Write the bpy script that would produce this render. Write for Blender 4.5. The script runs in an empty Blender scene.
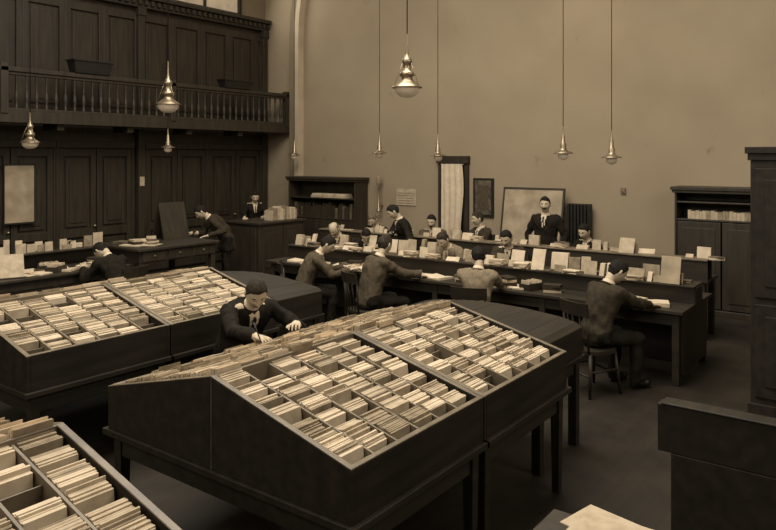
import bpy, bmesh, math, random
from mathutils import Vector, Matrix, noise
from math import sin, cos, pi, radians, exp
V = Vector
random.seed(7)
scene = bpy.context.scene
try:
    scene.view_settings.view_transform = 'Standard'
except Exception: pass

# ------------------------------------------------------------ materials
def lin(c): return c/12.92 if c <= .04045 else ((c+.055)/1.055)**2.4
def sep(l):
    return (lin(l), lin(l*(.85+.07*l)), lin(l*(.62+.18*l)), 1)
def mat(name, l, rough=.6, var=.12, scale=6, stretch=(1,1,1), bump=.0, metal=0, spec=.5, emit=0, detail=4, stain=0):
    m = bpy.data.materials.new(name); m.use_nodes = True
    nt = m.node_tree; N = nt.nodes; L = nt.links
    b = N['Principled BSDF']
    b.inputs['Roughness'].default_value = rough
    b.inputs['Metallic'].default_value = metal
    b.inputs['Specular IOR Level'].default_value = spec
    tc = N.new('ShaderNodeTexCoord'); mp = N.new('ShaderNodeMapping')
    mp.inputs['Scale'].default_value = stretch
    nz = N.new('ShaderNodeTexNoise'); nz.inputs['Scale'].default_value = scale; nz.inputs['Detail'].default_value = detail
    cr = N.new('ShaderNodeValToRGB')
    cr.color_ramp.elements[0].position = .3; cr.color_ramp.elements[1].position = .7
    cr.color_ramp.elements[0].color = sep(max(0, l*(1-var))); cr.color_ramp.elements[1].color = sep(min(1, l*(1+var)))
    L.new(tc.outputs['Object'], mp.inputs['Vector']); L.new(mp.outputs['Vector'], nz.inputs['Vector'])
    L.new(nz.outputs['Fac'], cr.inputs['Fac'])
    col = cr.outputs['Color']
    if stain:
        n2 = N.new('ShaderNodeTexNoise'); n2.inputs['Scale'].default_value = 2.3; n2.inputs['Detail'].default_value = 12; n2.inputs['Roughness'].default_value = .7
        L.new(tc.outputs['Object'], n2.inputs['Vector'])
        c2 = N.new('ShaderNodeValToRGB'); c2.color_ramp.elements[0].position = .27; c2.color_ramp.elements[1].position = .37
        c2.color_ramp.elements[0].color = (1-stain,)*3+(1,); c2.color_ramp.elements[1].color = (1, 1, 1, 1)
        mx = N.new('ShaderNodeMixRGB'); mx.blend_type = 'MULTIPLY'; mx.inputs['Fac'].default_value = 1
        L.new(n2.outputs['Fac'], c2.inputs['Fac']); L.new(col, mx.inputs['Color1']); L.new(c2.outputs['Color'], mx.inputs['Color2'])
        col = mx.outputs['Color']
    L.new(col, b.inputs['Base Color'])
    if bump:
        bp = N.new('ShaderNodeBump'); bp.inputs['Strength'].default_value = bump; bp.inputs['Distance'].default_value = .02
        L.new(nz.outputs['Fac'], bp.inputs['Height']); L.new(bp.outputs['Normal'], b.inputs['Normal'])
    if emit:
        L.new(cr.outputs['Color'], b.inputs['Emission Color']); b.inputs['Emission Strength'].default_value = emit
    return m

M_plaster = mat('plaster', .62, .92, .045, .7, bump=.25, spec=.15, detail=14, stain=.35)
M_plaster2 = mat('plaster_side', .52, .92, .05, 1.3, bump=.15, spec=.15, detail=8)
M_stone = mat('painted_stone', .76, .7, .05, 3)
M_wood = mat('dark_oak', .21, .5, .16, 14, (1, 1, .12), .08, spec=.4)
M_woodx = mat('desk_mahogany', .17, .55, .2, 14, (1, .12, 1), .06, spec=.3)
M_wood2 = mat('table_wood', .19, .5, .18, 12, (.15, 1, 1), .06, spec=.35)
M_woodlite = mat('tray_wood', .46, .5, .15, 8)
M_rim = mat('worn_wood_edge', .44, .45, .15, 8)
M_black = mat('black_iron_and_recess', .11, .5, .2, 8)
M_paper = mat('paper', .83, .8, .05, 12, spec=.2)
M_paper2 = mat('aged_card', .73, .8, .08, 14, spec=.2)
M_paper3 = mat('buff_card', .58, .8, .12, 14, spec=.2)
M_brass = mat('brass', .62, .35, .1, 6, metal=.8)
M_glass = mat('opal_glass', .8, .25, .04, 4, emit=.1)
M_window = mat('daylight_glass', .75, .3, .10, 3, emit=.3)
M_skin = mat('skin', .76, .6, .05, 9, spec=.3)
M_lips = mat('lips', .55, .5, .05, 9)
M_hair = mat('hair_dark', .12, .8, .35, 40, (1, 1, .3), .3, spec=.2)
M_hairg = mat('hair_grey', .42, .8, .2, 40, (1, 1, .3), .3, spec=.2)
M_hairb = mat('hair_brown', .20, .8, .3, 40, (1, 1, .3), .3, spec=.2)
M_eye = mat('eye_white', .75, .3, .02)
M_iris = mat('iris', .07, .2, .02)
M_shirt = mat('shirt_cloth', .84, .8, .04, 10, spec=.2)
M_tie = mat('tie', .12, .7, .1)
M_suit = mat('suit_dark', .13, .9, .15, 30, bump=.1, spec=.15)
M_suit2 = mat('suit_brown', .23, .9, .12, 30, bump=.1, spec=.15)
M_suit3 = mat('suit_grey', .33, .9, .1, 30, bump=.1, spec=.15)
M_suit4 = mat('jacket_light', .50, .9, .08, 30, bump=.1, spec=.15)
M_shoe = mat('leather', .08, .4, .1)
M_map = mat('map_sheet', .64, .7, .10, 5, spec=.2)
M_pic = mat('print_picture', .30, .6, .5, 9)
M_book = mat('book_cloth', .33, .6, .5, 7)

def floor_mat():
    m = bpy.data.materials.new('floor_boards'); m.use_nodes = True
    nt = m.node_tree; N = nt.nodes; L = nt.links; b = N['Principled BSDF']
    tc = N.new('ShaderNodeTexCoord'); mp = N.new('ShaderNodeMapping'); mp.inputs['Rotation'].default_value = (0, 0, pi/2)
    br = N.new('ShaderNodeTexBrick'); br.inputs['Scale'].default_value = 1
    br.inputs['Brick Width'].default_value = 3.2; br.inputs['Row Height'].default_value = .13
    br.inputs['Mortar Size'].default_value = .002
    br.inputs['Color1'].default_value = sep(.21); br.inputs['Color2'].default_value = sep(.19); br.inputs['Mortar'].default_value = sep(.13)
    nz = N.new('ShaderNodeTexNoise'); nz.inputs['Scale'].default_value = 2.2; nz.inputs['Detail'].default_value = 10; nz.inputs['Roughness'].default_value = .65
    mx = N.new('ShaderNodeMixRGB'); mx.blend_type = 'MULTIPLY'; mx.inputs['Fac'].default_value = .85
    L.new(tc.outputs['Object'], mp.inputs['Vector']); L.new(mp.outputs['Vector'], br.inputs['Vector'])
    L.new(tc.outputs['Object'], nz.inputs['Vector'])
    L.new(br.outputs['Color'], mx.inputs['Color1'])
    cr = N.new('ShaderNodeValToRGB'); cr.color_ramp.elements[0].position = .35; cr.color_ramp.elements[1].position = .65
    cr.color_ramp.elements[0].color = (.4, .4, .4, 1); cr.color_ramp.elements[1].color = (1, 1, 1, 1)
    L.new(nz.outputs['Fac'], cr.inputs['Fac']); L.new(cr.outputs['Color'], mx.inputs['Color2'])
    L.new(mx.outputs['Color'], b.inputs['Base Color']); b.inputs['Roughness'].default_value = .6
    b.inputs['Specular IOR Level'].default_value = .3
    return m
M_floor = floor_mat()

# ------------------------------------------------------------ builder
class B:
    def __init__(s): s.v = []; s.f = []; s.m = []; s.sm = []; s.mats = []
    def mi(s, m):
        if m not in s.mats: s.mats.append(m)
        return s.mats.index(m)
    def add(s, vs, fs, m, smooth=False):
        o = len(s.v); s.v += [tuple(v) for v in vs]
        if not isinstance(m, list): m = [m]*len(fs)
        for f, mm in zip(fs, m):
            s.f.append(tuple(i+o for i in f)); s.m.append(s.mi(mm)); s.sm.append(smooth)
    def hexa(s, p, m):
        s.add(p, [(3,2,1,0),(4,5,6,7),(0,1,5,4),(1,2,6,5),(2,3,7,6),(3,0,4,7)], m)
    def b2(s, x0, x1, y0, y1, z0, z1, m, T=None):
        p = [V(q) for q in [(x0,y0,z0),(x1,y0,z0),(x1,y1,z0),(x0,y1,z0),(x0,y0,z1),(x1,y0,z1),(x1,y1,z1),(x0,y1,z1)]]
        if T is not None: p = [T @ q for q in p]
        s.hexa(p, m)
    def lathe(s, prof, c, m, n=16, smooth=True):
        c = V(c); vs = []; fs = []
        for r, z in prof:
            for k in range(n): vs.append(c+V((r*cos(2*pi*k/n), r*sin(2*pi*k/n), z)))
        for i in range(len(prof)-1):
            for k in range(n):
                a = i*n+k; b = i*n+(k+1) % n
                fs.append((a, a+n, b+n, b))
        s.add(vs, fs, m, smooth)
    def rod(s, a, b, ra, rb, m, n=8):
        vs, fs = capsule(V(a), V(b), ra, rb, n, caps=False); s.add(vs, fs, m, True)
    def make(s, name, bevel=0, parent=None, loc=None):
        me = bpy.data.meshes.new(name)
        vs = s.v
        if loc is not None: vs = [(v[0]-loc[0], v[1]-loc[1], v[2]-loc[2]) for v in vs]
        me.from_pydata(vs, [], s.f)
        for m in s.mats: me.materials.append(m)
        me.polygons.foreach_set('material_index', s.m); me.polygons.foreach_set('use_smooth', s.sm)
        me.update()
        o = bpy.data.objects.new(name, me); scene.collection.objects.link(o)
        if loc is not None: o.location = loc
        if bevel:
            bv = o.modifiers.new('bevel', 'BEVEL'); bv.width = bevel; bv.segments = 2; bv.limit_method = 'ANGLE'; bv.angle_limit = radians(40)
        if parent: o.parent = parent
        return o

def empty(name, loc=(0,0,0)):
    o = bpy.data.objects.new(name, None); scene.collection.objects.link(o); o.location = loc
    o.empty_display_size = .1
    return o

def frame(d):
    d = d.normalized(); a = V((0,0,1)) if abs(d.z) < .9 else V((1,0,0))
    u = d.cross(a).normalized(); return u, d.cross(u).normalized()
def capsule(a, b, ra, rb, n=12, caps=True):
    d = (b-a); u, w = frame(d); dn = d.normalized(); rings = []
    if caps:
        for k in (80, 50, 25): t = radians(k); rings.append((a-dn*ra*sin(t), ra*cos(t)))
    rings.append((a, ra)); rings.append((b, rb))
    if caps:
        for k in (25, 50, 80): t = radians(k); rings.append((b+dn*rb*sin(t), rb*cos(t)))
    vs = []; fs = []
    for c, r in rings:
        for k in range(n): t = 2*pi*k/n; vs.append(c+u*r*cos(t)+w*r*sin(t))
    for i in range(len(rings)-1):
        for k in range(n):
            p = i*n+k; q = i*n+(k+1) % n; fs.append((p, q, q+n, p+n))
    fs.append(tuple(range(n))[::-1]); fs.append(tuple(range((len(rings)-1)*n, len(rings)*n)))
    return vs, fs
def loft(rings, n=18):
    vs = []; fs = []
    for c, u, w, ru, rw in rings:
        for k in range(n): t = 2*pi*k/n; vs.append(c+u*ru*cos(t)+w*rw*sin(t))
    for i in range(len(rings)-1):
        for k in range(n):
            p = i*n+k; q = i*n+(k+1) % n; fs.append((p, q, q+n, p+n))
    fs.append(tuple(range(n))[::-1]); fs.append(tuple(range((len(rings)-1)*n, len(rings)*n)))
    return vs, fs
def remesh(parts, vox, smooth=3):
    vs = []; fs = []
    for pv, pf in parts:
        o = len(vs); vs += [tuple(v) for v in pv]; fs += [tuple(i+o for i in f) for f in pf]
    me = bpy.data.meshes.new('tmp'); me.from_pydata(vs, [], fs); me.update()
    o = bpy.data.objects.new('tmp', me); scene.collection.objects.link(o)
    r = o.modifiers.new('r', 'REMESH'); r.mode = 'VOXEL'; r.voxel_size = vox
    if smooth:
        sm = o.modifiers.new('s', 'SMOOTH'); sm.iterations = smooth; sm.factor = .5
    dg = bpy.context.evaluated_depsgraph_get(); dg.update()
    ev = o.evaluated_get(dg); m2 = bpy.data.meshes.new_from_object(ev)
    V2 = [v.co.copy() for v in m2.vertices]; N2 = [v.normal.copy() for v in m2.vertices]
    F2 = [tuple(p.vertices) for p in m2.polygons]
    bpy.data.objects.remove(o); bpy.data.meshes.remove(me); bpy.data.meshes.remove(m2)
    return V2, F2, N2

# ------------------------------------------------------------ human parts
def hand_template():
    X = V((1,0,0)); Z = V((0,0,1)); parts = []
    parts.append(loft([(V((0,-.035,0)),X,Z,.025,.02),(V((0,0,0)),X,Z,.027,.018),(V((0,.035,0)),X,Z,.037,.017),(V((0,.07,-.002)),X,Z,.041,.015),(V((0,.09,-.004)),X,Z,.038,.011)], 14))
    for x, ln, sp in ((-.032,.060,-.10),(-.011,.074,-.03),(.011,.080,.03),(.032,.071,.09)):
        p = V((x,.082,-.002)); ang = 12
        for seg, fr, r in ((0,.46,.0092),(1,.30,.0085),(2,.24,.0076)):
            a = radians(ang); d = V((sin(sp)*cos(a), cos(sp)*cos(a), -sin(a)))
            q = p+d*ln*fr*1.15; parts.append(capsule(p, q, r, r*.92, 8)); p = q; ang += 30
    p = V((.028,.02,-.006)); q = V((.054,.048,-.012)); r = V((.060,.078,-.022)); t = V((.052,.097,-.03))
    parts += [capsule(p,q,.014,.0115,8), capsule(q,r,.0112,.0095,8), capsule(r,t,.0095,.008,8)]
    return remesh(parts, .0042, 2)
HV, HF, HN = hand_template()

def head_point(nx, ny, nz):
    x = .079*nx; y = .098*ny; z = .116*nz
    if nz < 0:
        t = -nz
        x *= 1-.24*t**1.5
        if ny < 0: y *= 1-.42*t
        else: y *= 1-.02*t
        x *= 1+.16*t*t
    else:
        x *= 1+.12*nz*nz; y *= 1+.10*nz*nz
        if ny < 0: y *= 1.04
    if ny > 0:
        x *= 1-.04*ny
        fr = ny**.5
        y += fr*.014*exp(-((z+.100)/.020)**2)*exp(-(x/.026)**2)
        if z > -.038: nzp = max(0, min(1, (.022-z)/.055))
        else: nzp = max(0, 1-(-.038-z)/.008)
        y += .025*exp(-(x/(.008+.006*nzp))**2)*nzp
        for sx in (-1, 1):
            y -= .009*exp(-((x-sx*.031)/.015)**2-((z-.004)/.012)**2)
            y += .005*exp(-((x-sx*.030)/.018)**2-((z-.026)/.008)**2)
            y += .004*exp(-((x-sx*.045)/.016)**2-((z+.025)/.018)**2)
        y += .006*exp(-(x/.020)**2-((z+.060)/.005)**2)+.005*exp(-(x/.018)**2-((z+.073)/.005)**2)
        y -= .004*exp(-(x/.022)**2-((z+.0665)/.0025)**2)
    return V((x, y, z))
def head_mesh(b, c, R, HFw, U, hair, style='hair', must=False, nu=52, nv=46, hv_seed=0, part=1):
    def W(p): return c+R*p.x+HFw*p.y+U*p.z
    vs = []; loc = []
    for i in range(nv+1):
        th = pi*i/nv
        for k in range(nu):
            ph = 2*pi*k/nu; n = (sin(th)*cos(ph), sin(th)*sin(ph), cos(th)); p = head_point(*n)
            loc.append((p, n)); vs.append(W(p))
    fs = []; ms = []
    for i in range(nv):
        for k in range(nu):
            a = i*nu+k; bb = i*nu+(k+1) % nu; fs.append((a, a+nu, bb+nu, bb))
            p = (loc[a][0]+loc[bb+nu][0])/2; n = loc[a][1]; m = M_skin
            if n[1] > .3:
                if abs(p.x) < .022 and abs(p.z+.066) < .0055: m = M_lips
                if abs(p.z-.027) < .0035 and .014 < abs(p.x) < .043: m = hair
                if must and abs(p.x) < .03 and -.060 < p.z < -.047: m = hair
            ms.append(m)
    b.add(vs, fs, ms, True)
    hv = []
    for p, n in loc:
        f = n[1]; sd = abs(n[0])
        az = math.degrees(math.atan2(n[1], sd if sd > 1e-6 else 1e-6))
        if az > 35: line = .074-.012*max(0, (65-az)/30)+.006*part*n[0]
        elif az > 5: line = -.010+(az-5)/30*.072
        elif az > -12: line = -.010+.03*exp(-((az+3)/8)**2)
        else: line = -.010-.050*min(1, (-12-az)/25)
        if style == 'bald': line = .125 if az > 10 else max(line, -.06)
        e = (p.z-line)/.010; e = max(-1, min(1, e)); s = .5+.5*e; s = s*s*(3-2*s)
        o = -.04+.095*s
        if style == 'bald': o = -.04+.08*s; o = -.04 if n[2] > .60 else o
        j = .022*noise.noise(V((n[0]*12+n[2]*3+hv_seed, n[1]*5, n[2]*4)))*s+.012*noise.noise(V((n[0]*20, n[1]*9+hv_seed, n[2]*9)))*s
        q = p*(1+o+j)
        if style != 'bald' and n[2] > .3 and f > -.6:
            w = max(0, min(1, (n[0]*part+.35)/.3)); q += V((0, .003, .008*(n[2]-.3)*(.3+.7*w)*min(1, (f+.6)/.4)))
        hv.append(W(q))
    b.add(hv, fs, hair, True)
    for sx in (-1, 1):
        ev, ef = loft([(V((sx*.076,-.010,-.004+t*.03)), V((1,0,0)), V((0,1,0)), .005+.007*(1-t*t), .004+.014*(1-t*t)**.5) for t in (-1,-.6,-.2,.2,.6,1)], 8)
        b.add([W(p) for p in ev], ef, M_skin, True)
        ys = .0745
        for rr, cc, m in ((.0105, V((sx*.031,ys,.004)), M_eye), (.0062, V((sx*.031,ys+.0060,.003)), M_iris)):
            ev = []; n8 = 10
            for i in range(7):
                th = pi*i/6
                for k in range(n8):
                    ph = 2*pi*k/n8; ev.append(W(cc+V((rr*1.25*sin(th)*cos(ph), rr*sin(th)*sin(ph), rr*.62*cos(th)))))
            ef = [(i*n8+k, (i+1)*n8+k, (i+1)*n8+(k+1) % n8, i*n8+(k+1) % n8) for i in range(6) for k in range(n8)]
            b.add(ev, ef, m, True)
    if must:
        mv, mf = loft([(V((t*.03, .099-.012*t*t, -.050-.008*t*t)), V((0,1,0)), V((0,0,1)), .004+.005*(1-t*t), .003+.005*(1-t*t)) for t in (-1,-.6,-.2,.2,.6,1)], 8)
        b.add([W(p) for p in mv], mf, hair, True)

def person(name, pel, yaw, lean=20, hp=25, hy=0, hands=None, legs='sit', jacket=None, trous=None, hair=None,
           style='hair', must=False, vox=.015, sc=1.0, vest=False, knee_f=.40, pole_out=.7, bulk=1.0):
    jacket = jacket or M_suit; trous = trous or M_suit; hair = hair or M_hair
    P = V(pel); F = V((cos(radians(yaw)), sin(radians(yaw)), 0)); Z = V((0,0,1)); L = Z.cross(F)
    def D(a): a = radians(a); return Z*cos(a)+F*sin(a)
    p0 = P; p1 = p0+D(lean*.5)*.17*sc; p2 = p1+D(lean)*.17*sc; p3 = p2+D(lean*1.15)*.17*sc
    nd = D(lean*.9+12); ne = p3+nd*.075*sc
    T = []
    def ring(c, a, ru, rw): T.append((c, L, L.cross(D(a)).normalized(), ru*sc*bulk, rw*sc*bulk))
    if legs == 'stand':
        ring(p0-D(0)*.17*sc, 0, .185, .135); ring(p0-D(0)*.10*sc, 0, .188, .138)
    else:
        ring(p0-D(0)*.09*sc, 0, .13, .10)
    ring(p0-D(0)*.04*sc, 0, .178, .13); ring(p0+D(lean*.3)*.03*sc, lean*.3, .176, .128)
    ring(p0.lerp(p1, .6), lean*.5, .165, .12); ring(p1, lean*.7, .160, .118); ring(p1.lerp(p2, .5), lean, .170, .124)
    ring(p2, lean*1.05, .184, .130); ring(p2.lerp(p3, .4), lean*1.1, .195, .124); ring(p2.lerp(p3, .72), lean*1.15, .172, .105)
    ring(p2.lerp(p3, .92), lean*1.15, .115, .085); ring(p3+nd*.005, lean*1.15, .066, .064)
    parts = [loft(T)]
    parts.append(capsule(p3-nd*.03, ne+nd*.03, .056*sc, .050*sc))
    segs = [(p0-Z*(.13 if legs == 'stand' else .05), p0, 0, 'tor'), (p0, p1, 0, 'tor'), (p1, p2, 0, 'tor'), (p2, p3-nd*.03, 0, 'tor')]
    wr = []; ta = D(lean*1.15)
    for i, sx in enumerate((1, -1)):
        S = p3-ta*.062*sc+L*sx*.176*sc
        tgt = V(hands[i]) if hands and hands[i] is not None else S+D(180)*.5*sc+L*sx*.08+F*.06
        a = .29*sc; bb = .26*sc; dv = tgt-S; d = max(.12, min(dv.length, (a+bb)*.985)); dv.normalize(); tgt = S+dv*d
        ca = (a*a+d*d-bb*bb)/(2*a*d); ca = max(-1, min(1, ca)); pole = -Z*1.0+L*sx*pole_out-F*.25
        pole = (pole-dv*pole.dot(dv)).normalized()
        E = S+dv*a*ca+pole*a*math.sqrt(max(0, 1-ca*ca))
        parts.append(capsule(p3-ta*.05*sc+L*sx*.08*sc, S, .064*sc, .068*sc))
        parts.append(capsule(S, E, .068*sc, .056*sc)); parts.append(capsule(E, tgt.lerp(E, .1), .056*sc, .046*sc)); parts.append(capsule(tgt.lerp(E, .12), tgt, .036*sc, .034*sc))
        segs += [(S, E, 0, 'arm'), (E, tgt.lerp(E, .12), 0, 'arm'), (tgt.lerp(E, .06), tgt, 0, 'cuff')]
        wr.append((tgt, (tgt-E).normalized(), sx))
    for sx in (1, -1):
        H = p0+L*sx*.088*sc-Z*.02
        if legs == 'sit':
            K = H+F*knee_f*sc+L*sx*.06; K.z = max(.50, P.z-.05) if P.z < .65 else P.z-.14
            A = V((K.x, K.y, .09))-F*.04
            if P.z > .65: A = V((K.x, K.y, K.z-.42))-F*.06
        else:
            K = V((H.x, H.y, .49*sc))+L*sx*.02+F*.02; A = V((H.x, H.y, .09))+L*sx*.03
        parts += [capsule(H, K, .090*sc, .068*sc), capsule(K, A, .066*sc, .058*sc)]
        Tt = A+F*.16-Z*.045
        parts += [capsule(A-Z*.035-F*.02, Tt, .042, .036)]
        segs += [(H, K, 0, 'leg'), (K, A+Z*.03, 0, 'leg'), (A-Z*.05, Tt, 0, 'foot')]
    segs.append((p3+nd*.02, ne, 0, 'neck'))
    vs, fs, ns = remesh(parts, vox, 3)
    seed = V((random.random()*50, random.random()*50, 0)); nv = []
    for v, n in zip(vs, ns):
        k = noise.noise(v*9+seed)*.014+noise.noise(V((v.x*22, v.y*22, v.z*11))+seed)*.012
        if (v-ne).length < .10: k = 0
        nv.append(v+n*k)
    def dseg(p, a, bb):
        ab = bb-a; t = max(0, min(1, (p-a).dot(ab)/max(1e-9, ab.dot(ab)))); return (p-(a+ab*t)).length
    ms = []; rad = {'tor': .13, 'arm': .055, 'cuff': .034, 'leg': .075, 'foot': .04, 'neck': .056}
    Fp = (F-ta*F.dot(ta)).normalized()
    for f in fs:
        c = (nv[f[0]]+nv[f[2]])/2
        best = min(segs, key=lambda s: dseg(c, s[0], s[1])-rad[s[3]])[3]
        if best == 'tor' and (c-p3).dot(nd) > .012: best = 'neck'
        m = {'tor': jacket, 'arm': M_shirt if vest else jacket, 'cuff': M_shirt, 'leg': trous, 'foot': M_shoe, 'neck': M_skin}[best]
        if best in ('tor', 'arm', 'neck'):
            q = c-p3; x = q.dot(L)/sc; t = -q.dot(ta)/sc; fr = q.dot(Fp)
            if fr > .02 and .0 < t < .20 and abs(x) < .042*(1-t/.22)+.004:
                m = M_tie if (abs(x) < .013 and t > .02) else M_shirt
        ms.append(m)
    b = B(); b.add(nv, fs, ms, True)
    cu = L; cw_ = L.cross(nd).normalized(); n = 20; cv = []
    for (h, r) in ((-.010, .066), (.028, .0600), (.030, .0570), (-.005, .058)):
        for k in range(n):
            t = 2*pi*k/n; cv.append(p3+nd*(h+.008)*sc+(cu*cos(t)+cw_*sin(t))*r*sc)
    b.add(cv, [(j*n+k, j*n+(k+1) % n, (j+1)*n+(k+1) % n, (j+1)*n+k) for j in range(3) for k in range(n)], M_shirt, True)
    cv = []
    for j in range(5):
        a = pi*j/4
        for k in range(n):
            t = 2*pi*k/n; fr_ = max(0, (cu*cos(t)+cw_*sin(t)).dot(Fp)); r = .073+.012*cos(a)
            cv.append(p3+nd*(-.008-.05*fr_+.013*sin(a))*sc+(cu*cos(t)+cw_*sin(t)*(1+.18*fr_))*r*sc)
    b.add(cv, [(j*n+k, j*n+(k+1) % n, (j+1)*n+(k+1) % n, (j+1)*n+k) for j in range(4) for k in range(n)], jacket, True)
    for w, hd, sx in wr:
        d = hd.copy()
        if hands and d.z < -.25: d.z = -.15
        d.normalize(); xr = d.cross(Z)
        xr = xr.normalized() if xr.length > .1 else -L
        up = xr.cross(d).normalized(); xx = xr*(1 if sx > 0 else -1)
        if not (hands and hands[0 if sx > 0 else 1] is not None):
            xx = F*1.0; up = L*sx; xx = (xx-d*xx.dot(d)).normalized(); up = (up-d*up.dot(d)-xx*up.dot(xx)).normalized()
        b.add([w+(xx*v.x+d*(v.y+.02)+up*v.z)*sc for v in HV], HF, M_skin, True)
    y2 = radians(hy); Fh = F*cos(y2)+L*sin(y2); a = radians(hp)
    HFw = (Fh*cos(a)-Z*sin(a)).normalized(); U = (Z*cos(a)+Fh*sin(a)).normalized(); R = HFw.cross(U).normalized()
    c = ne+U*.088*sc+HFw*.022*sc
    head_mesh(b, c, R*sc, HFw*sc, U*sc, hair, style, must, hv_seed=random.random()*20, part=random.choice((-1, 1)))
    return b.make(name, loc=(P.x, P.y, 0))

# ------------------------------------------------------------ room
b = B(); b.b2(-12.5, 4.7, -4.2, 11.7, -.1, 0, M_floor); b.make('floor')
b = B(); b.b2(-12.5, 4.7, -4.2, 11.7, 8, 8.1, M_plaster); b.make('ceiling')
b = B(); b.b2(-12.5, 4.7, 11.5, 11.7, 0, 8, M_plaster); b.make('wall_back')
b = B(); b.b2(-12.5, -12.2, -4.2, 11.5, 0, 5.5, M_wood)
b.b2(-12.5, -12.2, -4.2, 8.9, 5.5, 8, M_plaster2); b.b2(-12.5, -12.2, 10.9, 11.5, 5.5, 8, M_plaster2); b.b2(-12.5, -12.2, 8.9, 10.9, 7.4, 8, M_plaster2)
b.make('wall_left')
b = B(); b.b2(4.5, 4.7, -4.2, 11.5, 0, 8, M_plaster2); b.make('wall_right')
b = B(); b.b2(-12.2, 4.5, -4.2, -4.0, 0, 8, M_plaster2); b.make('wall_front')
b = B(); b.b2(-12.45, -12.42, 8.9, 10.9, 5.5, 7.4, M_window)
for y in (8.9, 10.84): b.b2(-12.42, -12.34, y, y+.06, 5.5, 7.4, M_wood)
for z in (5.5, 7.34): b.b2(-12.42, -12.34, 8.9, 10.9, z, z+.06, M_wood)
b.b2(-12.42, -12.36, 9.88, 9.92, 5.5, 7.4, M_wood)
b.make('window_1')
b = B(); b.b2(-11.0, 4.5, 11.46, 11.5, 0, .2, M_wood); b.make('baseboard_back', .005)
b = B(); b.b2(4.46, 4.5, -4, 11.46, 0, .2, M_wood); b.make('baseboard_right', .005)

def panels(b, y0, y1, z0, z1, x=-12.2, m=M_wood, mid=None):
    s = .10; t = .05
    b.b2(x, x+t, y0, y0+s, z0, z1, m); b.b2(x, x+t, y1-s, y1, z0, z1, m)
    zs = [z0]+([mid] if mid else [])+[z1-.14]
    for z in zs: b.b2(x, x+t, y0+s, y1-s, z, z+.14, m)
    for i in range(len(zs)-1):
        a, c = zs[i]+.14, zs[i+1]
        b.b2(x, x+.03, y0+s+.05, y1-s-.05, a+.05, c-.05, m)
        b.b2(x, x+.045, y0+s+.12, y1-s-.12, a+.12, c-.12, m)
b = B(); y = 2.13
while y < 11.3:
    panels(b, y, min(y+.75, 11.4), 3.05, 5.1, mid=None); y += .75
b.make('trim_1', .006)
n = 1
for y0 in (3.4, 4.95, 6.5, 8.28, 9.83):
    b = B(); panels(b, y0, y0+.72, .06, 2.45, x=-12.198, mid=.85); panels(b, y0+.74, y0+1.46, .06, 2.45, x=-12.198, mid=.85)
    b.lathe([(0,0),(.025,0),(.03,.02),(.02,.04),(0,.04)], (-12.12, y0+.68, 1.02), M_brass, 10)
    b.b2(-12.198, -12.13, y0-.04, y0, 0, 2.55, M_wood); b.b2(-12.198, -12.13, y0+1.46, y0+1.5, 0, 2.55, M_wood)
    b.b2(-12.198, -12.11, y0-.04, y0+1.5, 2.46, 2.58, M_wood)
    b.make('door_%d' % n, .006); n += 1
b = B()
for y in (6.47-3.15, 8.13, 11.38):
    b.b2(-12.2, -12.07, y-.07, y+.07, 0, 2.84, M_wood); b.b2(-12.2, -12.07, y-.07, y+.07, 2.98, 5.2, M_wood)
    b.b2(-12.2, -12.04, y-.09, y+.09, 0, .25, M_wood); b.b2(-12.2, -12.04, y-.09, y+.09, 5.05, 5.2, M_wood)
b.make('trim_2', .006)
b = B(); b.b2(-12.2, -11.95, -4, 11.46, 5.36, 5.44, M_wood); b.b2(-12.2, -12.05, -4, 11.46, 5.2, 5.36, M_wood)
y = 2.0
while y < 11.4: b.b2(-12.05, -11.99, y, y+.07, 5.25, 5.34, M_wood); y += .14
b.make('trim_3', .004)
e = empty('balcony_gallery', (-11.8, 7, 2.84))
def child(b, name, e, bevel=0):
    o = b.make(name, bevel, loc=tuple(e.location)); o.location = (0,0,0); o.parent = e; return o
b = B(); b.b2(-12.04, -11.36, -4, 11.46, 2.86, 2.96, M_wood); b.b2(-11.40, -11.32, -4, 11.46, 2.84, 3.02, M_wood)
b.b2(-11.42, -11.34, -4, 11.46, 3.02, 3.07, M_wood)
b.b2(-11.44, -11.30, -4, 11.46, 3.64, 3.71, M_wood); b.b2(-11.41, -11.33, -4, 11.46, 3.59, 3.64, M_wood)
y = 2.2
while y < 11.2: b.b2(-11.9, -11.42, y, y+.12, 2.74, 2.86, M_wood); y += 1.3
for y in (5.2, 8.3, 11.36): b.b2(-11.44, -11.30, y-.06, y+.06, 2.98, 3.76, M_wood)
child(b, 'gallery_frame', e, .006)
b = B(); y = 2.05
prof = [(.024,0),(.024,.05),(.014,.07),(.028,.12),(.034,.18),(.024,.24),(.012,.30),(.020,.33),(.012,.36),(.018,.42),(.022,.47),(.026,.49),(.026,.52)]
while y < 11.3:
    b.lathe(prof, (-11.37, y, 3.07), M_wood, 8); y += .16
child(b, 'balusters', e)
def planter(y0, y1, h):
    b = B(); z0 = 3.715; xa, xb = -11.50, -11.24
    t = .035
    p = [(xa+t,y0+t,z0),(xb-t,y0+t,z0),(xb-t,y1-t,z0),(xa+t,y1-t,z0),(xa,y0,z0+h),(xb,y0,z0+h),(xb,y1,z0+h),(xa,y1,z0+h)]
    b.hexa(p, M_black); b.b2(xa-.015, xb+.015, y0-.015, y0+.01, z0+h, z0+h+.03, M_black); b.b2(xa-.015, xb+.015, y1-.01, y1+.015, z0+h, z0+h+.03, M_black)
    b.b2(xa-.015, xa+.01, y0, y1, z0+h, z0+h+.03, M_black); b.b2(xb-.01, xb+.015, y0, y1, z0+h, z0+h+.03, M_black)
    b.make('planter_box', .004)
planter(6.3, 7.0, .2); planter(9.5, 10.25, .15)
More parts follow.
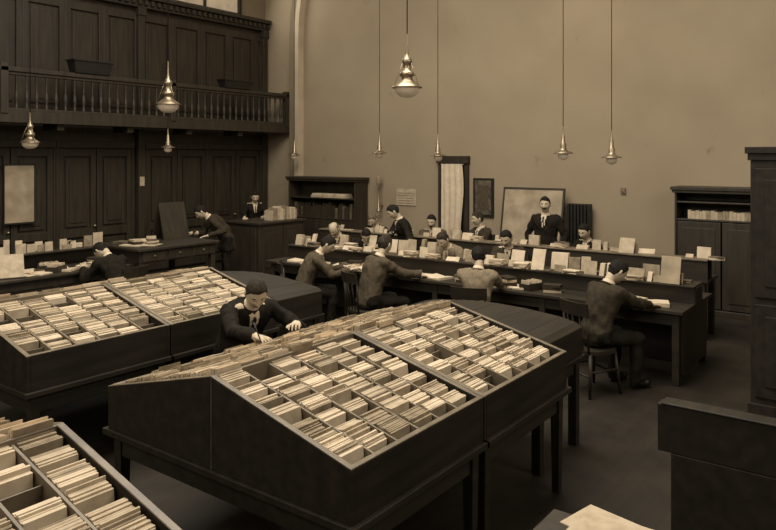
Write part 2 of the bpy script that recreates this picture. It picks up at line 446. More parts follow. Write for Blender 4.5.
b = B(); b.b2(-12.1, -12.08, 5.56, 6.04, 1.2, 2.16, M_map); b.b2(-12.11, -12.07, 5.53, 6.07, 2.16, 2.19, M_black); b.b2(-12.11, -12.07, 5.53, 6.07, 1.17, 1.2, M_black)
b.make('wall_map')
b = B(); b.b2(-12.066, -12.058, 8.08, 8.18, 1.74, 1.92, M_paper2); b.b2(-12.068, -12.055, 8.08, 8.18, 1.92, 1.93, M_black); b.make('door_card')
b = B()
b.b2(-11.30, -11.02, 11.38, 11.5, 0, 4.9, M_plaster2); b.b2(-11.10, -10.98, 11.33, 11.5, 0, 4.9, M_stone)
R0 = 7.5; cx = -11.02+R0
pts = [radians(180-i*3.0) for i in range(25)]
for (ra, rb_, ya, m) in ((R0-.04, R0+.08, 11.33, M_stone), (R0+.08, R0+.28, 11.38, M_plaster2)):
    for i in range(24):
        a0, a1 = pts[i], pts[i+1]; z0 = 4.9
        def q(r, a, y): return (cx+r*cos(a), y, z0+r*sin(a)*.8)
        if q(ra, a1, 0)[2] > 7.95: break
        b.hexa([q(ra,a0,ya),q(ra,a0,11.5),q(ra,a1,11.5),q(ra,a1,ya),q(rb_,a0,ya),q(rb_,a0,11.5),q(rb_,a1,11.5),q(rb_,a1,ya)], m)
b.make('trim_4')

# ------------------------------------------------------------ card index desks
ZR = 1.18; ZL = .95; WD = .93; ZB = .71
def card_desk(xr, y0, y1, seed):
    rnd = random.Random(seed); e = empty('card_index_desk', (xr, (y0+y1)/2, 0))
    b = B(); t = .028
    dx = WD; sl = V((dx, 0, ZL-ZR)); Ls = sl.length
    for sx in (1, -1):
        def X(p): return xr+sx*p
        for ya in (y0, y1-t):
            p = [(X(0),ya,ZB),(X(dx),ya,ZB),(X(dx),ya+t,ZB),(X(0),ya+t,ZB),(X(0),ya,ZR),(X(dx),ya,ZL),(X(dx),ya+t,ZL),(X(0),ya+t,ZR)]
            if sx < 0: p = [p[i] for i in (1,0,3,2,5,4,7,6)]
            b.hexa(p, M_woodx)
            p = [(X(0),ya-.002,ZR),(X(dx),ya-.002,ZL),(X(dx),ya+t+.002,ZL),(X(0),ya+t+.002,ZR),(X(0),ya-.002,ZR+.007),(X(dx),ya-.002,ZL+.007),(X(dx),ya+t+.002,ZL+.007),(X(0),ya+t+.002,ZR+.007)]
            if sx < 0: p = [p[i] for i in (1,0,3,2,5,4,7,6)]
            b.hexa(p, M_rim)
        a, c = sorted((X(dx-t), X(dx))); b.b2(a, c, y0+t, y1-t, ZB, ZL+.002, M_woodx)
        b.b2(a-.002, c+.002, y0+t, y1-t, ZL+.002, ZL+.010, M_rim)
        p = [(X(0),y0+t,ZR-.14),(X(dx-t),y0+t,ZL-.13),(X(dx-t),y1-t,ZL-.13),(X(0),y1-t,ZR-.14),(X(0),y0+t,ZR-.12),(X(dx-t),y0+t,ZL-.11),(X(dx-t),y1-t,ZL-.11),(X(0),y1-t,ZR-.12)]
        if sx < 0: p = [p[i] for i in (1,0,3,2,5,4,7,6)]
        b.hexa(p, M_woodx)
    b.b2(xr-.012, xr+.012, y0, y1, ZB, ZR+.004, M_rim)
    b.b2(xr-dx-.03, xr+dx+.03, y0-.02, y1+.02, ZB-.035, ZB, M_woodx)
    for sx in (1, -1):
        a, c = sorted((xr+sx*(dx-.03), xr+sx*(dx-.055))); b.b2(a, c, y0+.05, y1-.05, ZB-.16, ZB-.035, M_woodx)
        for yy in (y0+.03, y1-.10):
            a, c = sorted((xr+sx*(dx-.01), xr+sx*(dx-.08)))
            z = ZB-.035; w = .01
            b.hexa([(a+w,yy+w,0),(c-w,yy+w,0),(c-w,yy+.07-w,0),(a+w,yy+.07-w,0),(a,yy,z),(c,yy,z),(c,yy+.07,z),(a,yy+.07,z)], M_woodx)
    for yy in (y0+.04, y1-.065): b.b2(xr-dx+.08, xr+dx-.08, yy, yy+.025, ZB-.16, ZB-.035, M_woodx)
    o = b.make('desk_frame', .005, loc=tuple(e.location)); o.location = (0,0,0); o.parent = e
    b = B()
    ncol = 6; cw = (y1-y0-2*t)/ncol; nrow = 7
    for sx in (1, -1):
        O = V((xr, 0, ZR)); Dn = V((sx*dx, 0, ZL-ZR)).normalized(); N = V((sx*(ZR-ZL), 0, dx)).normalized(); Yv = V((0,1,0))
        def bx(p0, p1, q0, q1, h0, h1, m, lean=0):
            def P(p, q, h): return O+Dn*(p-lean*(h+.11))+Yv*q+N*h
            b.hexa([P(p0,q0,h0),P(p1,q0,h0),P(p1,q1,h0),P(p0,q1,h0),P(p0,q0,h1),P(p1,q0,h1),P(p1,q1,h1),P(p0,q1,h1)], m)
        for c in range(1, ncol):
            q = y0+t+c*cw; bx(.016, Ls-t, q-.006, q+.006, -.11, -.014, M_woodlite)
        pitch = (Ls-.05)/nrow
        for c in range(ncol):
            q0 = y0+t+c*cw+.012; q1 = q0+cw-.024
            for r in range(nrow):
                pa = .03+r*pitch
                fill = rnd.uniform(.50, .80)*pitch; base = rnd.uniform(-.024, -.004) if sx > 0 else rnd.uniform(.010, .034); lean = rnd.uniform(.15, .42)
                if rnd.random() < .04: continue
                pos = pa; mm = rnd.choice((M_paper, M_paper, M_paper2, M_paper2)) if rnd.random() < .9 else M_paper3
                while pos < pa+fill:
                    th = rnd.uniform(.006, .012); h = base+rnd.uniform(-.005, .005)
                    if rnd.random() < .08: h += .014
                    m = mm if rnd.random() < .78 else M_paper3
                    dq = rnd.uniform(0, .005); d2 = rnd.uniform(0, .005)
                    bx(pos, pos+th-.0008, q0+dq, q1-d2, -.108, h, m, lean); pos += th
                bx(pa+pitch-.008, pa+pitch-.003, q0-.004, q1+.004, -.108, -.040, M_woodlite, .1)
    o = b.make('index_cards', 0, loc=tuple(e.location)); o.location = (0,0,0); o.parent = e
card_desk(-2.88, 2.34, 3.49, 1); card_desk(-2.88, 3.50, 4.66, 2)
card_desk(-2.88, .40, 1.56, 3)
card_desk(-5.73, 2.35, 3.49, 4); card_desk(-5.73, 3.50, 4.66, 5)

def closed_desk(xr, y0, y1, zr=1.04, zl=.96, dx=.88):
    b = B()
    for sx in (1, -1):
        pr = [(0, zr), (.3, zr-.012), (.6, zr-.04), (dx-.05, zl+.012), (dx, zl-.02)]
        for i in range(4):
            (pa, za), (pb, zb) = pr[i], pr[i+1]
            p = [(xr+sx*pa,y0,ZB),(xr+sx*pb,y0,ZB),(xr+sx*pb,y1,ZB),(xr+sx*pa,y1,ZB),(xr+sx*pa,y0,za),(xr+sx*pb,y0,zb),(xr+sx*pb,y1,zb),(xr+sx*pa,y1,za)]
            if sx < 0: p = [p[i] for i in (1,0,3,2,5,4,7,6)]
            b.hexa(p, M_woodx)
        for yy in (y0+.03, y1-.10):
            a, c = sorted((xr+sx*(dx-.01), xr+sx*(dx-.08))); b.b2(a, c, yy, yy+.07, 0, ZB-.03, M_woodx)
        a, c = sorted((xr+sx*(dx-.03), xr+sx*(dx-.055))); b.b2(a, c, y0+.05, y1-.05, ZB-.14, ZB-.03, M_woodx)
    b.b2(xr-dx-.02, xr+dx+.02, y0-.0, y1+.02, ZB-.03, ZB, M_woodx)
    for yy in (y0+.04, y1-.065): b.b2(xr-dx+.08, xr+dx-.08, yy, yy+.025, ZB-.14, ZB-.03, M_woodx)
    b.make('closed_lid_desk', .004)
closed_desk(-2.95, 4.70, 5.50, 1.03, .95, .78); closed_desk(-5.73, 4.70, 5.35)

# ------------------------------------------------------------ reading tables
def upright_cards(b, x0, x1, y, z, rnd, dens=.75, hmin=.06, hmax=.16):
    x = x0
    while x < x1:
        w = rnd.uniform(.05, .20)
        if rnd.random() < dens:
            h = rnd.uniform(hmin, hmax); yy = y+rnd.uniform(-.04, .04); tl = rnd.uniform(.01, .06); sk = rnd.uniform(-.05, .05)
            m = rnd.choice((M_paper, M_paper2, M_paper2, M_paper3)); th = rnd.choice((.004, .004, .03, .05))
            b.hexa([(x,yy,z),(x+w,yy+sk,z),(x+w,yy+sk+th,z),(x,yy+th,z),(x,yy+tl,z+h),(x+w,yy+sk+tl,z+h),(x+w,yy+sk+tl+th,z+h),(x,yy+tl+th,z+h)], m)
            if rnd.random() < .4:
                for k in range(rnd.randint(1, 6)):
                    a = rnd.uniform(-.3, .3); T = Matrix.Translation((x+w+.08, y-.02, z+k*.013))@Matrix.Rotation(a, 4, 'Z')
                    b.b2(-.09, .09, -.06, .06, 0, .011, rnd.choice((M_paper, M_paper2, M_book)), T)
                x += .18
        x += w+rnd.uniform(.005, .05)
def sheets(b, x0, x1, y0, y1, z, rnd, n):
    for i in range(n):
        x = rnd.uniform(x0, x1); y = rnd.uniform(y0, y1); a = rnd.uniform(-.6, .6); w, d = rnd.choice(((.21,.3),(.3,.21),(.15,.2),(.34,.24)))
        h = rnd.choice((.004, .006, .015, .04)); T = Matrix.Translation((x, y, z))@Matrix.Rotation(a, 4, 'Z')
        k = rnd.random()
        if k < .28:
            for s in (1, -1):
                q = [(0,-.12,0),(s*.15,-.12,0),(s*.15,.12,0),(0,.12,0),(0,-.12,.012),(s*.15,-.12,.03),(s*.15,.12,.03),(0,.12,.012)]
                if s < 0: q = [q[i] for i in (1,0,3,2,5,4,7,6)]
                b.hexa([T@V(p) for p in q], M_paper)
        elif k < .40:   # stack of ledgers
            for j in range(rnd.randint(2, 4)):
                T2 = T@Matrix.Translation((0, 0, j*.03))@Matrix.Rotation(rnd.uniform(-.2, .2), 4, 'Z')
                b.b2(-.10, .10, -.07, .07, 0, .028, rnd.choice((M_book, M_paper2, M_suit2)), T2)
        elif k < .54:   # small open card tray
            b.b2(-.085, .085, -.12, .12, 0, .01, M_wood2, T)
            for s in (1, -1): b.b2(s*.08-.005, s*.08+.005, -.12, .12, .01, .08, M_wood2, T); b.b2(-.075, .075, s*.115-.005, s*.115+.005, .01, .07, M_wood2, T)
            yy = -.10
            while yy < .09:
                b.b2(-.07, .07, yy, yy+.007, .01, rnd.uniform(.085, .11), rnd.choice((M_paper, M_paper2)), T); yy += rnd.uniform(.009, .016)
        else: b.b2(-w/2, w/2, -d/2, d/2, 0, h, rnd.choice((M_paper, M_paper, M_paper2, M_book)), T)
rnd = random.Random(11)
TX0, TX1 = -7.8, -1.87
b = B()
b.b2(TX0, TX1, 7.36, 8.6, .725, .76, M_wood2); b.b2(TX0+.05, TX1-.05, 7.42, 7.45, .60, .725, M_wood2); b.b2(TX0+.05, TX1-.05, 8.51, 8.54, .6, .725, M_wood2)
b.b2(TX0+.05, TX1-.05, 7.97, 7.99, .08, .725, M_wood2)
x = TX0+.05
while x < TX1:
    for y in (7.41, 8.48): b.b2(x, x+.07, y, y+.07, 0, .725, M_wood2)
    x += (TX1-TX0-.17)/4-.0001
for x in (TX0+.02, TX1-.06): b.b2(x, x+.03, 7.48, 8.48, .1, .725, M_wood2)
b.b2(TX0, TX1, 7.84, 7.86, .76, .93, M_wood2); b.b2(TX0, TX1, 8.10, 8.12, .76, .93, M_wood2); b.b2(TX0, TX1, 7.80, 8.16, .93, .95, M_wood2)
x = TX0
while x < TX1+.01: b.b2(x-.01, x+.01, 7.85, 8.11, .76, .93, M_wood2); x += .593
b.make('reading_table', .004)
b = B(); upright_cards(b, TX0+.1, TX1-.1, 7.88, .951, rnd, .9, .04, .16); upright_cards(b, TX0+.1, TX1-.1, 8.06, .951, rnd, .65, .08, .22)
b.make('record_cards')
b = B(); sheets(b, TX0+.3, TX1-.2, 7.52, 7.64, .762, rnd, 32); sheets(b, TX0+.3, TX1-.2, 8.28, 8.40, .762, rnd, 30); b.make('paper_sheets')
RX0, RX1 = -8.6, -2.1
b = B()
b.b2(RX0, RX1, 9.42, 10.0, .725, .76, M_wood2); b.b2(RX0+.04, RX1-.04, 9.44, 9.47, .06, .725, M_wood2)
x = RX0+.03
while x < RX1: b.b2(x, x+.07, 9.88, 9.95, 0, .725, M_wood2); b.b2(x, x+.07, 9.47, 9.54, 0, .725, M_wood2); x += (RX1-RX0-.13)/4-.0001
b.b2(RX0, RX1, 9.42, 9.44, .76, 1.0, M_wood2); b.b2(RX0, RX1, 9.40, 9.66, 1.0, 1.02, M_rim); b.b2(RX0, RX1, 9.62, 9.64, .76, 1.0, M_wood2)
b.make('reading_table', .004)
b = B(); upright_cards(b, RX0+.1, RX1-.1, 9.52, 1.021, rnd, .8, .03, .15); b.make('record_cards')
b = B(); sheets(b, RX0+.3, RX1-.3, 9.80, 9.84, .762, rnd, 16); b.make('paper_sheets')
def easel_card(x, y, z, w, h, m=M_paper2, dx=0):
    b = B(); b.hexa([(x,y,z),(x+w,y+dx,z),(x+w,y+dx+.015,z),(x,y+.015,z),(x,y+.08,z+h),(x+w,y+.08+dx,z+h),(x+w,y+.095+dx,z+h),(x,y+.095,z+h)], m)
    b.hexa([(x+w*.45,y+.12,z),(x+w*.55,y+.12,z),(x+w*.55,y+.14,z),(x+w*.45,y+.14,z),(x+w*.45,y+.07,z+h*.7),(x+w*.55,y+.07,z+h*.7),(x+w*.55,y+.09,z+h*.7),(x+w*.45,y+.09,z+h*.7)], M_wood2)
    b.make('display_board')
easel_card(-2.22, 7.81, .955, .20, .28, M_map); easel_card(-3.22, 9.43, 1.025, .2, .19); easel_card(-2.66, 7.81, .955, .26, .12, M_paper3); easel_card(-3.72, 7.81, .955, .16, .24, M_paper)

def chair(x, y, yaw, z=.45, name='office_chair', high=False):
    T = Matrix.Translation((x, y, 0))@Matrix.Rotation(radians(yaw), 4, 'Z'); b = B()
    n = 16; vs = []; fs = []
    for zz in (z-.035, z):
        for k in range(n):
            t = 2*pi*k/n; rx = .2*(abs(cos(t))**.6)*(1 if cos(t) > 0 else -1); ry = .2*(abs(sin(t))**.6)*(1 if sin(t) > 0 else -1)
            vs.append(T@V((rx, ry, zz)))
    fs = [tuple(range(n))[::-1], tuple(range(n, 2*n))]+[(k, (k+1) % n, n+(k+1) % n, n+k) for k in range(n)]
    b.add(vs, fs, M_wood2)
    for sx in (1, -1):
        for sy in (1, -1): b.rod(T@V((sx*.15, sy*.15, z-.03)), T@V((sx*.19, sy*.19, 0)), .02, .015, M_wood2)
        b.rod(T@V((sx*.175, -.17, z*.45)), T@V((sx*.175, .17, z*.45)), .011, .011, M_wood2); b.rod(T@V((-.17, sx*.172, z*.55)), T@V((.17, sx*.172, z*.55)), .011, .011, M_wood2)
    if not high:
        pr = [(-.225, -.20), (-.26, -.12), (-.278, 0), (-.26, .12), (-.225, .20)]
        z0, z1 = z+.34, z+.47
        for i in range(4):
            (xa, ya), (xb, yb) = pr[i], pr[i+1]
            b.hexa([T@V(q) for q in [(xa,ya,z0),(xa+.02,ya,z0),(xb+.02,yb,z0),(xb,yb,z0),(xa-.02,ya,z1),(xa,ya,z1),(xb,yb,z1),(xb-.02,yb,z1)]], M_wood2)
        for yy, xx in ((-.18, -.22), (-.09, -.25), (0, -.265), (.09, -.25), (.18, -.22)):
            b.rod(T@V((-.175, yy*.85, z-.01)), T@V((xx+.01, yy, z+.36)), .013 if abs(yy) > .1 else .008, .012 if abs(yy) > .1 else .008, M_wood2)
    b.make(name)

# ------------------------------------------------------------ people
def seated(x, y, yaw, lean, hp, hy, reach=.48, spread=.16, tz=.80, pz=.55, vox=.015, **k):
    F = V((cos(radians(yaw)), sin(radians(yaw)), 0)); L = V((0,0,1)).cross(F); P = V((x, y, pz))
    h = [P+F*reach+L*spread, P+F*(reach+.05)-L*spread*.7]
    for q in h: q.z = tz
    o = person('seated_man', P, yaw, lean, hp, hy, h, 'sit', vox=vox, **k)
    chair(x-F.x*.05, y-F.y*.05, yaw, pz-.11)
    return o
seated(-6.56, 6.86, 45, 28, 34, -5, .56, jacket=M_suit3, hair=M_hair)
seated(-5.42, 6.84, 66, 18, 20, 22, .62, jacket=M_suit3, hair=M_hairb, bulk=1.10, sc=1.04)
seated(-3.92, 6.84, 104, 14, 26, 24, .60, jacket=M_suit4, trous=M_suit2, sc=.98)
seated(-2.55, 6.82, 62, 20, 38, -12, .60, jacket=M_suit2, bulk=1.08, spread=.12)
seated(-7.70, 9.05, -80, 28, 40, 0, .55, jacket=M_suit2, style='bald', hair=M_hairg)
seated(-7.18, 9.05, -60, 34, 45, 10, .50, jacket=M_suit, sc=.96)
seated(-5.46, 9.05, -100, 34, 34, 5, .50, jacket=M_suit4, bulk=1.05, hair=M_hairb)
seated(-4.62, 9.05, -75, 18, 26, -10, .60, jacket=M_suit2, must=True, sc=1.0)
seated(-7.95, 10.35, -85, 18, 35, 0, .52, jacket=M_suit, hair=M_hairg)
seated(-6.77, 10.35, -65, 14, 16, -8, .52, jacket=M_suit3, must=True)
seated(-5.78, 10.38, -115, 8, 12, -20, .50, jacket=M_suit2, pz=.62, hair=M_hairb)
seated(-3.92, 10.35, -110, 14, 20, 8, .52, jacket=M_suit)
person('standing_man', (-4.62, 10.25, .90), -85, 3, 3, 10, None, 'stand', jacket=M_suit, hair=M_hair, must=True, sc=1.0, bulk=1.08)
person('standing_man', (-6.42, 9.08, .86), -130, 18, 34, -10, [V((-6.15, 8.62, .95)), V((-6.6, 8.55, .90))], 'stand', jacket=M_suit, sc=.95)
person('standing_man', (-9.62, 8.16, .86), -125, 42, 42, 0, [V((-9.55, 7.72, .98)), V((-9.95, 7.68, 1.0))], 'stand', jacket=M_suit2, sc=1.0, bulk=1.08)
person('standing_man', (-10.78, 9.85, .88), -35, 12, 22, 0, [V((-10.3, 9.7, 1.13)), V((-10.45, 9.3, 1.13))], 'stand', jacket=M_suit, sc=.97)
seated(-8.25, 5.25, 185, 34, 60, 10, .55, tz=.83, jacket=M_suit)
person('writing_man', (-4.40, 3.84, .74), -18, 38, 36, -14, [V((-3.76, 3.86, 1.03)), V((-3.74, 3.42, 1.04))], 'sit', jacket=M_suit, vox=.011, knee_f=.22, pole_out=1.3, bulk=1.08, hair=M_hairb)
chair(-4.45, 3.85, -18, .63, 'high_stool', True)
b = B(); b.rod((-3.575, 3.335, 1.035), (-3.64, 3.32, 1.17), .004, .005, M_black, 6); b.make('pen')

# ------------------------------------------------------------ left furniture
b = B(); x0, x1, y0, y1, z = -10.3, -9.07, 6.05, 7.55, .95
b.b2(x0, x1, y0, y1, z-.04, z, M_wood); b.b2(x0+.05, x1-.05, y0+.05, y1-.05, z-.22, z-.04, M_wood)
for i in range(3): b.b2(x1-.05, x1-.035, y0+.1+i*.45, y0+.5+i*.45, z-.2, z-.06, M_wood); b.lathe([(0,0),(.015,0),(.018,.03),(0,.03)], (x1-.03, y0+.3+i*.45, z-.14), M_brass, 8)
for x in (x0+.05, x1-.13):
    for y in (y0+.05, y1-.13): b.b2(x, x+.08, y, y+.08, 0, z-.2, M_wood)
b.b2(x0+.1, x1-.1, y0+.1, y1-.1, .12, .16, M_wood)
b.make('library_table', .006)
b = B(); sheets(b, x0+.3, x1-.2, y0+.25, y1-.75, z+.001, rnd, 9); b.make('paper_sheets')
b = B()
for s in (1, -1): b.hexa([(-9.95+s*.16-.01,7.0,z+.001),(-9.95+s*.16+.01,7.0,z+.001),(-9.95+s*.16+.01,7.5,z+.001),(-9.95+s*.16-.01,7.5,z+.001),(-9.96,7.0,z+.6),(-9.94,7.0,z+.6),(-9.94,7.5,z+.6),(-9.96,7.5,z+.6)], M_wood)
b.make('book_rest')
b = B(); x0, x1, y0, y1, z = -10.5, -9.55, 8.85, 10.1, 1.1
b.b2(x0, x1, y0, y1, z-.04, z, M_wood); b.b2(x0+.04, x1-.04, y0+.04, y1-.04, 0, z-.04, M_wood)
for i in range(2):
    ya = y0+.1+i*.55; b.b2(x1-.04, x1-.02, ya, ya+.5, .15, z-.1, M_wood); b.b2(x1-.04, x1-.01, ya+.08, ya+.42, .25, z-.2, M_wood)
b.b2(x0+.12, x1-.12, y0+.02, y0+.04, .15, z-.1, M_wood); b.make('counter_cabinet', .006)
b = B(); y = 9.35
while y < 10.0:
    w = rnd.uniform(.025, .05); h = rnd.uniform(.18, .28); b.b2(-9.95, -9.75, y, y+w, 1.101, 1.10+h, rnd.choice((M_paper, M_paper2, M_paper3))); y += w+.010
b.make('row_of_books')
b = B(); x0, x1, y0, y1, z = -9.65, -8.8, 2.2, 5.75, .80
b.b2(x0, x1, y0, y1, z-.035, z, M_wood); b.b2(x0+.05, x1-.05, y0+.05, y1-.05, z-.15, z-.035, M_wood)
for x in (x0+.04, x1-.11):
    for y in (y0+.04, 3.9, y1-.11): b.b2(x, x+.07, y, y+.07, 0, z-.1, M_wood)
b.b2(x0, x0+.02, y0, y1, z, z+.2, M_wood); b.b2(x0, x0+.25, y0, y1, z+.2, z+.22, M_wood); b.make('writing_desk', .005)
b = B(); sheets(b, x0+.4, x1-.15, y0+.3, y1-.2, z+.001, rnd, 26); b.make('paper_sheets')
b = B()
for i in range(34):
    y = rnd.uniform(y0+.1, y1-.1); w = rnd.uniform(.06, .16); h = rnd.uniform(.06, .2); x = x0+rnd.uniform(.05, .18)
    b.b2(x, x+.012, y, y+w, z+.221, z+.22+h, rnd.choice((M_paper, M_paper2, M_paper3)))
b.make('record_cards')
b = B(); T = Matrix.Translation((-8.98, 4.15, .802))@Matrix.Rotation(radians(-20), 4, 'Z')
b.hexa([T@V(q) for q in [(0,-.2,0),(.02,-.2,0),(.02,.2,0),(0,.2,0),(-.14,-.2,.28),(-.12,-.2,.28),(-.12,.2,.28),(-.14,.2,.28)]], M_paper2)
b.hexa([T@V(q) for q in [(-.2,-.03,0),(-.17,-.03,0),(-.17,.03,0),(-.2,.03,0),(-.13,-.03,.2),(-.11,-.03,.2),(-.11,.03,.2),(-.13,.03,.2)]], M_wood)
b.b2(0, .05, -.2, .2, 0, .012, M_wood, T); b.make('book_stand')

# ------------------------------------------------------------ back wall items
def bookcase(x0, x1, y0, y1, zt, shelf, name):
    b = B(); m = M_wood
    b.b2(x0-.05, x1+.05, y0-.05, y1, zt-.05, zt, m); b.b2(x0-.03, x1+.03, y0-.03, y1, zt-.09, zt-.05, m)
    b.b2(x0, x0+.03, y0, y1, 0, zt-.09, m); b.b2(x1-.03, x1, y0, y1, 0, zt-.09, m); b.b2(x0+.03, x1-.03, y1-.02, y1, 0, zt-.09, m)
    for s in [0.06]+shelf: b.b2(x0+.03, x1-.03, y0+.01, y1-.02, s, s+.025, m)
    n = max(2, round((x1-x0)/.6)); w = (x1-x0-.06)/n; top = shelf[0]
    for i in range(n):
        a = x0+.03+i*w; b.b2(a+.01, a+w-.01, y0+.0, y0+.02, .1, top-.01, m); b.b2(a+.08, a+w-.08, y0-.012, y0, .2, top-.1, m)
    b.b2(x0-.02, x1+.02, y0-.02, y1, 0, .08, m); b.make(name, .005)
bookcase(-11.0, -9.12, 11.05, 11.46, 1.88, [1.0, 1.42], 'bookcase')
b = B(); x = -10.4
while x < -9.5: b.b2(x, x+.3, 11.12, 11.36, 1.446, 1.446+.05, M_paper2); b.b2(x+.02, x+.28, 11.14, 11.36, 1.497, 1.53, M_paper); x += .33
b.make('stacked_papers')
b = B(); x = -10.9
while x < -9.2: w = rnd.uniform(.03, .06); b.b2(x, x+w, 11.14, 11.34, 1.026, 1.026+rnd.uniform(.2, .32), rnd.choice((M_book, M_wood, M_wood, M_suit2))); x += w+.003
b.make('row_of_books')
bookcase(-2.92, -.4, 11.02, 11.46, 1.86, [1.36, 1.62], 'bookcase')
b = B(); x = -2.75
while x < -.6: w = rnd.uniform(.03, .06); b.b2(x, x+w, 11.10, 11.3, 1.386, 1.386+rnd.uniform(.11, .13), rnd.choice((M_paper2, M_paper3))); x += w+.003
b.make('row_of_books')
b = B(); b.b2(-8.4, -7.93, 11.48, 11.499, 1.34, 1.66, M_paper2)
for i in range(5): b.b2(-8.36, -7.97, 11.476, 11.48, 1.38+i*.05, 1.385+i*.05, M_black)
b.make('wall_notice')
b = B(); b.b2(-7.40, -6.70, 11.40, 11.499, 2.18, 2.32, M_wood); b.b2(-7.38, -7.28, 11.44, 11.499, 0, 2.18, M_wood); b.b2(-6.82, -6.72, 11.44, 11.499, 0, 2.18, M_wood); b.b2(-7.28, -6.82, 11.48, 11.499, 0, 2.18, M_black)  # black sheet paints the shaded depth of the doorway, no opening behind
b.rod((-7.3, 11.40, 2.16), (-6.78, 11.40, 2.16), .012, .012, M_brass); b.make('door_6', .004)
b = B(); vs = []; nn = 60; rr = 12
for j in range(rr+1):
    z = 2.17-(2.17-.5)*j/rr
    for i in range(nn+1):
        t = i/nn; vs.append((-7.26+.46*t+.03*sin(j*.5)*t, 11.37+.014*sin(t*24+.4*sin(j*.7))*(.6+.4*j/rr), z))
b.add(vs, [(j*(nn+1)+i, (j+1)*(nn+1)+i, (j+1)*(nn+1)+i+1, j*(nn+1)+i+1) for j in range(rr) for i in range(nn)], M_shirt, True); b.make('curtain')
b = B(); b.b2(-6.62, -6.20, 11.46, 11.499, 1.2, 1.91, M_black); b.b2(-6.58, -6.24, 11.452, 11.46, 1.24, 1.87, M_pic); b.b2(-6.52, -6.30, 11.448, 11.452, 1.34, 1.78, M_suit3); b.make('framed_picture', .004)
b = B(); x0, x1 = -5.86, -4.78; y = 11.1
def tilt(z): return y+.18*(z-.75)
def tb(xa, xb, za, zb, o0, o1, m): b.hexa([(xa,tilt(za)+o0,za),(xb,tilt(za)+o0,za),(xb,tilt(za)+o1,za),(xa,tilt(za)+o1,za),(xa,tilt(zb)+o0,zb),(xb,tilt(zb)+o0,zb),(xb,tilt(zb)+o1,zb),(xa,tilt(zb)+o1,zb)], m)
tb(x0, x1, .74, 1.74, 0, .02, M_map)
for xa, xb, za, zb in ((x0-.03,x0,.71,1.77),(x1,x1+.03,.71,1.77),(x0,x1,.71,.74),(x0,x1,1.74,1.77)): tb(xa, xb, za, zb, -.01, .03, M_wood)
for xx in (x0+.2, x1-.24): tb(xx, xx+.04, 0, 1.7, .03, .06, M_wood)
b.rod((x0+.5, 11.3, 1.6), (x0+.5, 11.44, 0), .018, .018, M_wood); b.make('map_board_easel')
b = B()
for i in range(7):
    x = -4.72+i*.058; b.b2(x, x+.042, 11.28, 11.42, .12, 1.52, M_black)
b.b2(-4.73, -4.32, 11.32, 11.38, .2, .26, M_black); b.b2(-4.73, -4.32, 11.32, 11.38, 1.4, 1.46, M_black)
for x in (-4.70, -4.36): b.b2(x, x+.03, 11.3, 11.4, 0, .14, M_black)
b.rod((-4.75, 11.40, 0), (-4.75, 11.40, .24), .015, .015, M_black); b.make('radiator', .01)
b = B(); b.lathe([(0,0),(.05,0),(.055,.02),(.02,.05),(.015,.5),(.02,.52),(0,.52)], (-8.75, 11.35, 1.2), M_brass, 10); b.b2(-8.76, -8.74, 11.35, 11.5, 1.3, 1.33, M_brass)
b.lathe([(.02,.52),(.05,.56),(.06,.62),(.05,.68),(.03,.71)], (-8.75, 11.35, 1.2), M_paper3, 12); b.make('wall_bracket_lamp')
b = B(); b.b2(-3.88, -3.80, 11.47, 11.5, 1.7, 1.80, M_rim); b.b2(-3.86, -3.82, 11.46, 11.47, 1.73, 1.77, M_brass); b.make('light_switch', .004)

# ------------------------------------------------------------ right furniture
b = B(); x0, x1, y0, y1, zt = -1.2, .6, 6.97, 7.42, 2.39
b.b2(x0, x1, y0, y1, 0, zt-.12, M_woodx); b.b2(x0-.04, x1+.04, y0-.04, y1+.04, zt-.06, zt, M_woodx); b.b2(x0-.02, x1+.02, y0-.02, y1+.02, zt-.12, zt-.06, M_woodx); b.b2(x0-.02, x1+.02, y0-.02, y1+.02, 0, .12, M_woodx)
for i in range(3):
    a = x0+.04+i*.58
    for za, zb in ((.18, 1.0), (1.06, 2.2)): b.b2(a, a+.54, y0-.02, y0, za, zb, M_woodx); b.b2(a+.08, a+.46, y0-.03, y0-.02, za+.1, zb-.1, M_woodx)
b.make('tall_cupboard', .006)
b = B(); b.b2(-1.15, .7, 4.0, 4.09, .69, .95, M_woodx); b.b2(-1.08, .63, 4.0, 4.07, .0, .69, M_woodx); b.b2(-1.13, .68, 3.985, 4.10, .95, .962, M_woodx)
b.b2(-1.1, .65, 3.9, 4.2, 0, .06, M_woodx); b.make('low_partition', .02)
b = B(); x0, x1, y0, y1, z = -1.28, .2, 2.1, 2.92, .76
b.b2(x0, x1, y0, y1, z-.035, z, M_wood); b.b2(x0+.05, x1-.05, y0+.05, y1-.05, z-.16, z-.035, M_wood)
for x in (x0+.04, x1-.11):
    for y in (y0+.04, y1-.11): b.b2(x, x+.07, y, y+.07, 0, z-.1, M_wood)
b.make('writing_table', .005)
b = B()
for i in range(12):
    T = Matrix.Translation((-.92+rnd.uniform(-.08, .20), 2.76+rnd.uniform(-.06, .05), z+.001+i*.006))@Matrix.Rotation(rnd.uniform(-.4, .4), 4, 'Z')
    b.b2(-.16, .16, -.11, .11, 0, .005, rnd.choice((M_paper, M_paper2)), T)
b.make('stack_of_papers')

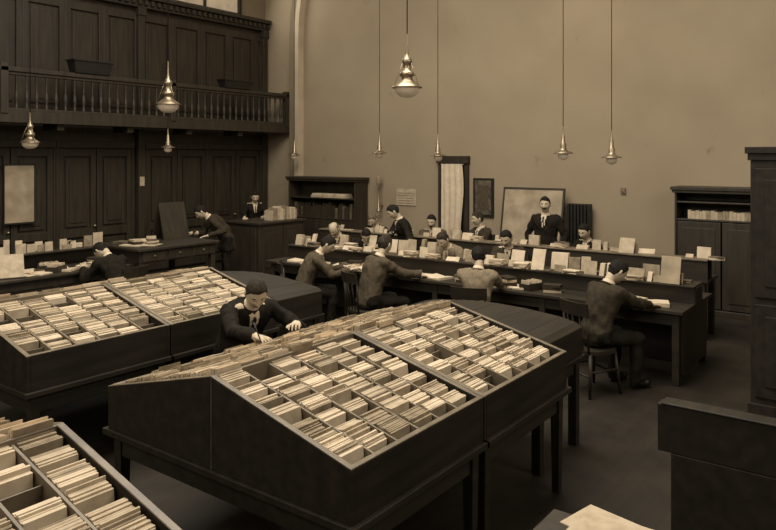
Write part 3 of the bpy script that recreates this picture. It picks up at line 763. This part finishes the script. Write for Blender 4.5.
# ------------------------------------------------------------ pendant lamps
def big_lamp(x, y, z, s=1.0):
    b = B(); P = [(.006,.62),(.012,.44),(.022,.40),(.025,.36),(.055,.33),(.062,.29),(.045,.27),(.045,.20),(.080,.18),(.088,.14),(.060,.125),(.068,.09),(.11,.055),(.172,.012),(.178,0),(.168,.002),(.10,.04),(.05,.05)]
    b.lathe([(r*s, q*s) for r, q in P], (x, y, z), M_brass, 24)
    b.lathe([(r*s, q*s) for r, q in [(.14,.012),(.145,-.02),(.13,-.06),(.09,-.095),(.04,-.11),(.001,-.113)]], (x, y, z), M_glass, 20)
    b.rod((x, y, z+.44*s), (x, y, 7.95), .006, .006, M_black); b.lathe([(.001,-.06),(.03,-.05),(.06,0)], (x, y, 7.99), M_brass, 12)
    for k in range(3):
        a = k*2*pi/3; b.rod((x+.16*s*cos(a), y+.16*s*sin(a), z+.01), (x+.02*cos(a), y+.02*sin(a), z+.38*s), .004, .004, M_brass, 5)
    b.make('pendant_lamp')
def small_lamp(x, y, z, s=1.0):
    b = B(); P = [(.006,.40),(.012,.30),(.022,.28),(.026,.20),(.04,.18),(.036,.14),(.055,.11),(.115,.085),(.118,.075),(.10,.08),(.04,.10)]
    b.lathe([(r*s, q*s) for r, q in P], (x, y, z), M_brass, 18)
    b.lathe([(r*s, q*s) for r, q in [(.035,.10),(.06,.07),(.066,.04),(.05,.012),(.02,.0),(.001,-.003)]], (x, y, z), M_glass, 14)
    b.rod((x, y, z+.3*s), (x, y, 7.95), .005, .005, M_black, 6); b.lathe([(.001,-.05),(.03,-.04),(.05,0)], (x, y, 7.99), M_brass, 10)
    b.make('pendant_lamp')
big_lamp(-4.45, 6.28, 3.05, .95); big_lamp(-8.06, 5.83, 3.0, .95); big_lamp(-10.05, 4.97, 2.50, .75)
small_lamp(-7.92, 10.3, 2.28, 1.15); small_lamp(-6.52, 10.1, 2.23, 1.15); small_lamp(-3.9, 9.2, 2.26, 1.15); small_lamp(-3.3, 9.4, 2.20, 1.15); small_lamp(-10.77, 11.0, 2.25, 1.1); small_lamp(-10.18, 7.36, 2.38)

# ------------------------------------------------------------ lights
def area(name, loc, rot, sx, sy, e, c=(1, .95, .86)):
    l = bpy.data.lights.new(name, 'AREA'); l.shape = 'RECTANGLE'; l.size = sx; l.size_y = sy; l.energy = e; l.color = c
    o = bpy.data.objects.new(name, l); scene.collection.objects.link(o); o.location = loc; o.rotation_euler = rot; return o
area('overhead_fill', (-4.6, 4.8, 7.9), (0, 0, 0), 6, 6, 900)  # added overhead fill hung under the solid ceiling; no roof glazing there
area('window_light_right', (4.3, 4.0, 5.0), (0, radians(72), 0), 3.5, 6, 280)
area('front_fill', (-5.0, -3.8, 5.8), (radians(90), 0, 0), 8, 3, 290)  # added fill behind the camera to brighten the back wall; no window there
area('window_light_left', (-11.9, 9.8, 6.4), (0, radians(-70), 0), 1.8, 2, 50)
w = bpy.data.worlds.new('world'); scene.world = w; w.use_nodes = True
w.node_tree.nodes['Background'].inputs[0].default_value = (.9, .8, .6, 1); w.node_tree.nodes['Background'].inputs[1].default_value = .3

# ------------------------------------------------------------ camera
cam = bpy.data.cameras.new('camera'); cam.sensor_width = 36; cam.lens = 708/776*36; cam.shift_y = -108/776; cam.clip_end = 100
co = bpy.data.objects.new('camera', cam); scene.collection.objects.link(co)
right = V((.8, .6, 0)); fwd = V((-.6, .8, 0)); up = V((0,0,1))
co.matrix_world = Matrix(((right.x, up.x, -fwd.x, 0), (right.y, up.y, -fwd.y, 0), (right.z, up.z, -fwd.z, 2.3), (0,0,0,1)))
scene.camera = co
